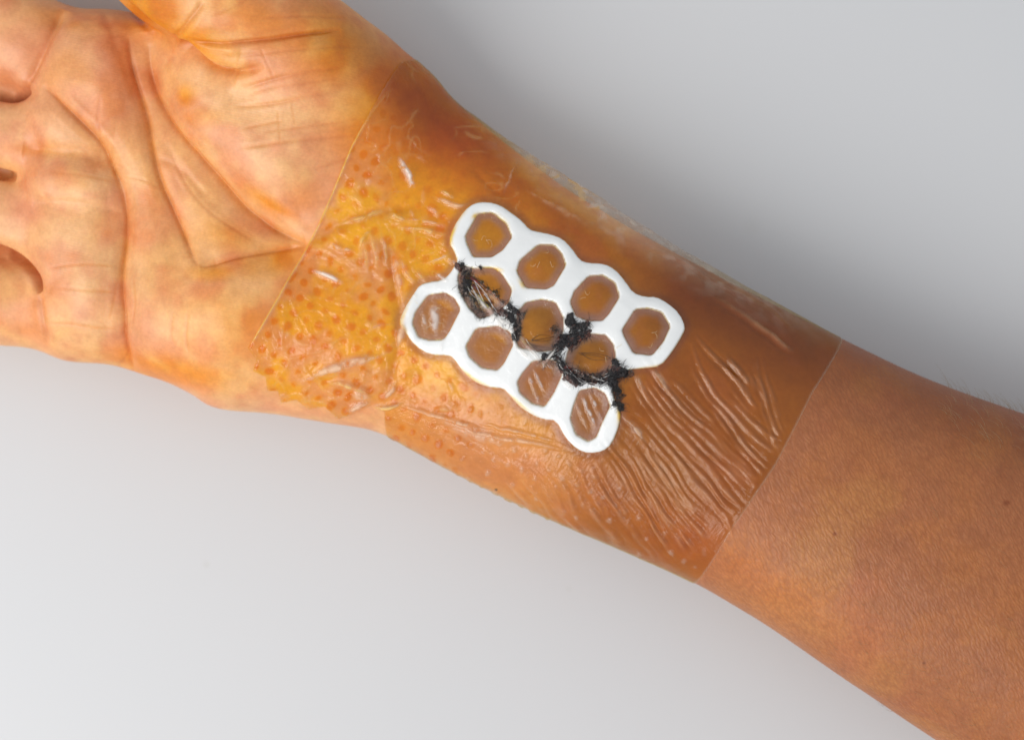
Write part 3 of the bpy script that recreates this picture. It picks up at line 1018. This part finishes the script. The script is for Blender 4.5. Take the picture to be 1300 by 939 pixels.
for (a, b) in (((598, 365), (612, 386)), ((603, 360), (630, 400)), ((610, 372), (640, 408)), ((596, 362), (608, 380)), ((735, 486), (762, 490)), ((745, 480), (775, 488)), ((720, 470), (750, 490)),
               ((708, 460), (722, 478)), ((690, 462), (712, 440)), ((660, 425), (690, 464)), ((668, 430), (694, 466)), ((640, 405), (655, 430)), ((760, 480), (785, 472)), ((625, 395), (648, 428))):
    for k in range(2):
        wl.append(strand(np.array(a) + prng.normal(0, 2.5, 2), np.array(b) + prng.normal(0, 2.5, 2), 2.0, 0.3))
o = tubes('white_fibre', wl, 0.055, M_THREAD, blood)
o['kind'] = 'stuff'

# the raw cut and its blisters belong to the skin
cut = None
for i, (pts, w) in enumerate((([(596, 352), (612, 362), (628, 374), (640, 388)], 2.6), ([(600, 362), (615, 374), (630, 388)], 2.0), ([(716, 466), (735, 474), (755, 477), (772, 470)], 3.0))):
    ln = chaikin(np.array(pts, float), 2)
    pl = []
    for q in ln:
        p = top(q[0], q[1])
        p[2] -= 0.10
        pl.append(p)
    tubes('cut', [pl], w * K * 1.2, M_CUT, body, 8)

# ------------------------------------------------------------------ the transparent film
off = np.full(len(V), 0.14)
bridge = np.zeros(len(V))
outd = np.clip(-HD, 0, 50)
# the film sags from the foam's rim down on to the skin
sag = TH * np.exp(-(outd / 1.1) ** 1.5)
off = off + np.where(HD > -40, np.maximum(FOAM_T, np.where(HD < 0, sag * 0.8, FOAM_T)), 0)
bridge = np.where((HD < 0) & (HD > -40), np.exp(-(outd / 1.25) ** 3), 0)
for c in clot_xy:
    m = np.nonzero((np.abs(XY[:, 0] - c[0]) < 3) & (np.abs(XY[:, 1] - c[1]) < 3))[0]
    d = np.hypot(XY[m, 0] - c[0], XY[m, 1] - c[1])
    off[m] = np.maximum(off[m], FOAM_T[m] + 0.14 + 0.42 * np.exp(-(d / 0.9) ** 2))

haze = np.zeros(len(V))
milk = np.zeros((len(V), 3)) + np.array([0.82, 0.72, 0.60])
WH = np.zeros(len(V))
FW = np.zeros(len(V))
XYF = XY + (np.stack([vnoise(V, 1.8, 150), vnoise(V, 1.8, 158)], 1) - 0.5) * 0.55


def fold(pts, w, h, hz, jag=0.0, tone=None):
    """a crease standing up in the film; the doubled film is milky, with highlight streaks painted along it"""
    ln = chaikin(L(pts), 2)
    w, h, hz = w * K * 1.1, h * 1.35, min(hz * 1.4, 0.9)
    m, d, u, s = line_dist(XYF, ln, w * 4)
    tp = np.clip(np.minimum(u, 1 - u) * 3, 0, 1) ** 1.3
    d = d / (0.45 + 0.6 * np.sin(math.pi * np.clip(u, 0, 1)) * (0.6 + 0.8 * n_mid[m]))
    br = np.clip(2.6 * fbm(V[m] * 1.0, 0.9, 2, 31.0) - 0.45, 0.1, 1.3)
    FW[m] = np.maximum(FW[m], h * np.exp(-(d / w) ** 2) * tp)
    haze[m] = np.maximum(haze[m], hz * np.exp(-(d / (w * 0.8)) ** 2) * tp * np.clip(br, 0, 1.2))
    if tone is not None:
        k = np.exp(-(d / w) ** 2)[:, None]
        milk[m] = milk[m] * (1 - k) + np.array(tone) * k


GOLD = (0.85, 0.60, 0.22)
ROSE = (0.85, 0.60, 0.40)
WHITE = (0.88, 0.86, 0.83)  # milky film, and the painted highlight streaks
for pts, w, h, hz, tone in (
        ([(372, 487), (400, 475), (425, 465), (455, 456), (490, 449), (503, 444)], 5, .7, .60, ROSE), ([(505, 444), (511, 420), (514, 398)], 5, .7, .55, ROSE),
        ([(514, 398), (508, 360), (500, 330), (492, 305)], 5, .5, .42, ROSE), ([(395, 344), (412, 348), (425, 354), (437, 363)], 3.5, .5, .75, WHITE),
        ([(505, 199), (512, 210), (518, 224), (523, 240)], 4.0, .6, .80, WHITE), ([(518, 228), (526, 240)], 3, .4, .7, WHITE),
        ([(425, 286), (450, 279), (475, 272), (497, 264)], 3.5, .6, .40, GOLD), ([(420, 300), (424, 312), (440, 318), (456, 318)], 3, .5, .45, ROSE),
        ([(456, 318), (462, 300), (475, 290)], 3, .5, .45, GOLD), ([(470, 290), (478, 320), (480, 350)], 3, .5, .40, GOLD), ([(484, 290), (490, 320), (496, 350)], 3, .5, .40, ROSE),
        ([(463, 300), (466, 330), (470, 350)], 3, .4, .32, GOLD), ([(492, 262), (500, 275), (520, 283)], 3, .5, .45, GOLD),
        ([(413, 482), (440, 488), (460, 492), (472, 506)], 2.5, .7, .60, GOLD), ([(472, 506), (455, 512), (436, 520)], 3, .6, .6, ROSE), ([(445, 500), (460, 500), (470, 505)], 5, .4, .6, ROSE),
        ([(470, 513), (495, 517), (515, 509)], 2.4, .6, .60, GOLD), ([(484, 510), (500, 490), (508, 478)], 3, .5, .45, ROSE),
        ([(500, 511), (530, 518), (560, 529), (600, 541), (640, 550)], 2.2, .55, .52, ROSE), ([(545, 528), (580, 541), (620, 552), (680, 562), (735, 575)], 3.2, .5, .42, ROSE),
        ([(560, 540), (620, 556), (660, 566)], 5, .4, .30, ROSE), ([(600, 535), (660, 548), (720, 562)], 1.8, .4, .4, ROSE),
        ([(500, 292), (530, 290), (555, 297), (575, 300)], 2.5, .4, .42, GOLD), ([(505, 280), (545, 281), (572, 290)], 2.5, .4, .35, ROSE),
        ([(550, 250), (565, 256), (580, 264), (597, 262)], 3, .45, .55, ROSE), ([(558, 241), (570, 248), (578, 254)], 2, .4, .5, GOLD), ([(540, 262), (552, 268), (560, 278)], 2.5, .4, .4, ROSE),
        ([(560, 322), (572, 330), (582, 338)], 2.2, .4, .5, WHITE), ([(552, 345), (562, 353), (572, 358)], 2.2, .4, .55, WHITE), ([(505, 325), (515, 345), (530, 365)], 3, .4, .35, ROSE),
        ([(520, 335), (535, 350), (545, 362)], 2.5, .4, .3, GOLD),
        ([(600, 366), (612, 385), (632, 406), (648, 424)], 3, .3, .55, WHITE), ([(622, 396), (645, 412), (660, 424)], 3, .3, .5, WHITE), ([(656, 422), (672, 440), (690, 464)], 2.2, .35, .65, WHITE), ([(650, 430), (668, 450), (684, 462)], 2.2, .3, .5, WHITE),
        ([(708, 438), (696, 456), (690, 468)], 1.8, .3, .6, WHITE), ([(735, 494), (748, 520), (758, 546)], 2.0, .3, .55, WHITE), ([(745, 494), (760, 520), (770, 545)], 1.6, .3, .45, WHITE), ([(728, 500), (740, 530), (748, 550)], 1.8, .3, .4, ROSE),
        ([(716, 480), (728, 496)], 2.0, .3, .6, WHITE), ([(668, 470), (680, 496), (690, 522)], 2.0, .25, .35, WHITE), ([(676, 466), (686, 486), (694, 500)], 1.6, .25, .3, WHITE),
        ([(552, 376), (551, 400), (556, 432)], 5, .25, .42, WHITE), ([(540, 385), (538, 410), (545, 428)], 4, .2, .30, WHITE), ([(563, 420), (563, 440), (562, 450)], 2, .3, .3, WHITE),
        ([(650, 236), (680, 250), (720, 275), (760, 296)], 2.2, .35, .18, ROSE), ([(655, 205), (648, 225), (636, 250)], 2, .5, .25, ROSE),
        ([(790, 522), (808, 545), (825, 566)], 3, .4, .40, ROSE), ([(830, 468), (845, 490), (852, 500)], 3, .4, .32, ROSE), ([(805, 474), (815, 490), (822, 500)], 2.5, .3, .28, ROSE),
        ([(500, 100), (480, 130), (450, 180)], 1.6, .2, .12, GOLD), ([(575, 320), (560, 330), (540, 335)], 2, .3, .25, WHITE)):
    fold(pts, w, h, hz, tone=tone)
# fine random puckers in the crumpled left part and round the net
left = smooth01(-SVERT, -2.0, 14.0)
crump = left * inF
for k in range(60):
    cx, cy = prng.uniform(340, 640), prng.uniform(170, 520)
    if poly_sdf(lift([cx], [cy]), o_xy)[0][0] > -3:
        continue
    an = prng.normal(0.5, 0.9)
    ln_ = prng.uniform(10, 34)
    dx, dy = math.cos(an) * ln_, math.sin(an) * ln_
    fold([(cx, cy), (cx + dx * .5 + prng.normal(0, 3), cy + dy * .5 + prng.normal(0, 3)), (cx + dx, cy + dy)], prng.uniform(1.8, 3.4), prng.uniform(.1, .3), prng.uniform(.04, .2), tone=(GOLD, ROSE)[k % 2])
cn = fbm(V * np.array([0.62, 1.2, 1.0]), 3.4, 2, 41.0)
cn2 = fbm(V * np.array([1.1, 0.7, 1.0]), 4.6, 2, 141.0)
cr = np.maximum(np.clip(1 - np.abs(cn - 0.5) * 12, 0, 1), np.clip(1 - np.abs(cn2 - 0.47) * 14, 0, 1)) * smooth01(fbm(V, 7.0, 2, 88.0), .36, .58)
offfoam = smooth01(-d_out, 0.2, 1.2)
off = off + FW * (0.7 + 0.6 * n_sml) + crump * offfoam * smooth01(NRM[:, 2], 0.25, 0.65) * (cr ** 2 * 0.26 + n_mid * 0.5) + np.abs(fbm(V, 5.0, 2, 47.0) - 0.5) * 0.3 * (1 - np.exp(-(np.clip(d_out, -50, 0) / 2) ** 2))
hc = crump * offfoam * cr ** 4 * 0.26 * (0.3 + 1.2 * n_sml)
milk = np.where((hc > haze)[:, None], np.array([0.86, 0.58, 0.24]), milk)
haze = np.maximum(haze, hc)
w_ = bridge * (d_out > 0)
haze = np.maximum(haze, w_ * 0.25 * (0.5 + n_sml))
milk += (np.array([0.60, 0.42, 0.36]) - milk) * np.clip(w_ * 1.5, 0, 1)[:, None]
# milky ridge crests of the gathered skin, their sparkle painted into the haze
haze = np.maximum(haze, np.clip(RIDH / 0.4, 0, 1) ** 1.5 * 0.15)
milk = milk * (1 - (RIDH > 0.1)[:, None]) + (RIDH > 0.1)[:, None] * np.array([0.82, 0.57, 0.36])

# tints: amber where the antiseptic film is trapped, clearer where it bridges a gap, upper flank shaded in the tint
sl = lambda a: np.array(a)
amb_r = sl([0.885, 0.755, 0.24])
amb_l = sl([1.0, 0.885, 0.19])
clear = sl([0.76, 0.66, 0.58])
low = sl([0.94, 0.80, 0.55])
tint = np.zeros((len(V), 3)) + amb_r
tint += (amb_l - tint) * left[:, None]
w_ = np.clip(blob(610, 575, 190, 62, 25, 1.5) * 1.0, 0, 1)[:, None]
tint += (low - tint) * w_
w_ = np.clip(blob(900, 690, 150, 40, 30), 0, 1)[:, None] * 0.6
tint += (low - tint) * w_
w_ = (smooth01(n_mid, .52, .66) * (1 - left) * 0.5)[:, None]
tint += (sl([0.90, 0.79, 0.60]) - tint) * w_
tint += (clear - tint) * (bridge * 0.9)[:, None]
deepen = np.clip(blob(590, 170, 190, 56, 38) * 1.1 + blob(900, 370, 230, 46, 28) * 0.5, 0, 1.1)  # brown stain, and upper-flank shade painted into the film tint
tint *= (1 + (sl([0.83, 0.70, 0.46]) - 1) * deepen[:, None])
tint *= (1 + (sl([0.92, 0.84, 0.66]) - 1) * (blob(840, 330, 280, 62, 30) * 1.1)[:, None])  # further flank shade painted into the tint
inner = (HD < 0) & (d_out > 0)
lc = inner & (pyl > 0.62 * (pxl - 500) + 350)
tint[lc] = tint[lc] + (sl([0.85, 0.73, 0.52]) - tint[lc]) * 0.75
tint *= 1 + (sl([0.93, 0.87, 0.66]) - 1) * blob(870, 590, 140, 110, 40, 2)[:, None]
tint += (sl([0.94, 0.83, 0.60]) - tint) * (np.clip(RIDH / 0.4, 0, 1) * 0.6)[:, None]
# over the foam the film is clear
fm = smooth01(HD, -0.05, 0.1)[:, None]
tint += (sl([0.99, 0.99, 0.985]) - tint) * fm
# adhesive dots holding more stain
a_, b_ = np.array([16.0, 8.6]), np.array([-8.0, 18.2])
inv = np.linalg.inv(np.stack([a_, b_], 1))
near = np.nonzero((pxl > 290) & (pxl < 900) & (pyl > 90) & (pyl < 720) & (FD > 0))[0]
rel = np.stack([pxl[near] - 444, pyl[near] - 369], 1)
jx = (vnoise(V[near], 2.6, 60) - .5) * 9
jy = (vnoise(V[near], 2.6, 66) - .5) * 9
rel += np.stack([jx, jy], 1)
uv = rel @ inv.T
cell = np.round(uv)
dd = np.hypot(*((uv - cell) @ np.stack([a_, b_], 1).T).T)
hsh = np.abs(np.sin(cell[:, 0] * 12.9898 + cell[:, 1] * 78.233) * 43758.5453) % 1
rad = 3.5 + 2.0 * hsh
dot = 1 - smooth01(dd, rad - 1.2, rad + 1.6)
dl_ = dot * smooth01(-SVERT[near], -3.0, 5.0) * (0.55 + 0.5 * hsh) * (0.75 + 0.5 * n_mid[near]) * (1 - 0.92 * blob(600, 180, 130, 90, 40)[near]) * (0.15 + 0.85 * smooth01(pyl[near], 130, 260)) * (0.95 + 0.35 * smooth01(n_big[near], .35, .6)) * (1 - 0.75 * np.clip(deepen[near], 0, 1))
dl_ *= 1 - np.clip(bridge[near] + (d_out[near] > -0.4), 0, 1)
tint[near] *= (1 + (sl([0.95, 0.76, 0.16]) - 1) * np.clip(dl_, 0, 1)[:, None])
between = (1 - dot) * (d_out[near] < -0.4) * smooth01(-pxl[near], -520, -470) * crump[near] * smooth01(n_mid[near], .38, .58)
tint[near] += (sl([0.99, 0.93, 0.78]) - tint[near]) * (between * 0.9)[:, None]
# further down the arm the same dots lift the film off the skin in little pale blisters
dp = np.exp(-((dd - 1.2) / 2.0) ** 2) * np.clip(blob(650, 590, 200, 62, 27, 1.5) + blob(800, 690, 130, 34, 28), 0, 1)[near] * (hsh > 0.25)
off[near] += 0.26 * dp
haze[near] = np.maximum(haze[near], 0.20 * dp * (0.4 + 1.1 * n_sml[near]))
# rim of the film
rim = np.exp(-(np.clip(FD, 0, 9) / 0.28) ** 2)
lrim = np.exp(-(np.clip(FD, 0, 9) / 0.42) ** 2) * (SVERT < -5) * smooth01(-pyl, -440, -425) * smooth01(pyl, 120, 190)
rim *= 1 - 0.7 * (SVERT < -5)
haze = np.maximum(haze, rim * 0.20)
haze = np.maximum(haze, lrim * 0.62)
milk = milk * (1 - lrim[:, None]) + lrim[:, None] * np.array([0.88, 0.60, 0.12])
off = off * (1 - 0.6 * rim)
off += lrim * 0.35
# the film stands off the arm where the thumb-side edge is hollow
ten = np.interp(pxl, [588, 640, 700, 760, 830, 930, 1050], [0, 0.7, 1.75, 1.9, 1.35, 0.75, 0])
sw = smooth01(NRM[:, :2] @ AT, 0.55, 0.95) * (NRM[:, :2] @ AT > 0)
lift3 = np.zeros((len(V), 3))
lift3[:, :2] = AT * (ten * sw * (0.85 + 0.35 * n_mid))[:, None]
haze = np.maximum(haze, np.clip(ten / 1.9, 0, 1) * sw * (0.16 + 0.42 * smooth01(n_sml, .45, .72)))  # pale translucent rim, with patchy glints painted into the haze
tint += (sl([0.96, 0.94, 0.91]) - tint) * (np.clip(ten / 1.2, 0, 1) * sw)[:, None]
haze *= 1 - 0.75 * fm[:, 0] * (FW < 0.05)
fanz = np.clip(blob(890, 600, 130, 90, 40, 2) + blob(760, 640, 110, 60, 35, 2), 0, 1) * (d_out < -0.5)
film_mask = (FD > 0) & (NRM[:, 2] > -0.45)
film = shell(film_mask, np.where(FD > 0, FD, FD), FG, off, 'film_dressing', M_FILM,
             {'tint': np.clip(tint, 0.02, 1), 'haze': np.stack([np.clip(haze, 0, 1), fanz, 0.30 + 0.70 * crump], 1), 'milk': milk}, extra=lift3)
film['label'] = 'wrinkled transparent adhesive film stuck over the wrist, amber stained at its palm end'
film['category'] = 'film dressing'

# lint trapped under the film
fl = []
for (cx, cy, n_) in ((545, 338, 16), (620, 300, 8), (690, 330, 5), (745, 360, 4), (830, 420, 4), (555, 400, 7), (770, 445, 4), (530, 360, 6)):
    for i in range(n_):
        a = np.array([cx, cy]) + prng.normal(0, 11, 2)
        an = prng.uniform(0, 6.28)
        fl.append(strand(a, a + 7 * np.array([math.cos(an), math.sin(an)]), 2.2, 0.22, 7, 0.1))
o = tubes('lint', fl, 0.028, mat_simple('gold_lint', (0.75, 0.60, 0.36), 0.4, 0.1), film)
o['kind'] = 'stuff'

# fine hair along the forearm
hl = []
cand = np.nonzero((pxl > 1060) & (pxl < 1420) & (NRM[:, 2] > -0.1) & (SVERT > 80))[0]
edge = cand[(NRM[cand, :2] @ AT) > 0.55]
pick = np.concatenate([prng.choice(edge, 150), prng.choice(cand, 130)])
for i in pick:
    p, nn = V2[i], NRM[i]
    along = np.array([-AD[0], -AD[1], 0]) * prng.uniform(0.5, 1.0) + np.array([AT[0], AT[1], 0]) * prng.uniform(-.1, .5)
    Ln = prng.uniform(2.0, 4.8)
    hl.append([p + nn * (0.9 * Ln * t * (1 - 0.6 * t)) * 0.6 + along * Ln * t * (0.4 + 0.6 * t) for t in np.linspace(0, 1, 5)])
o = tubes('arm_hair', hl, 0.03, M_HAIR, body, 3)
o['kind'] = 'stuff'
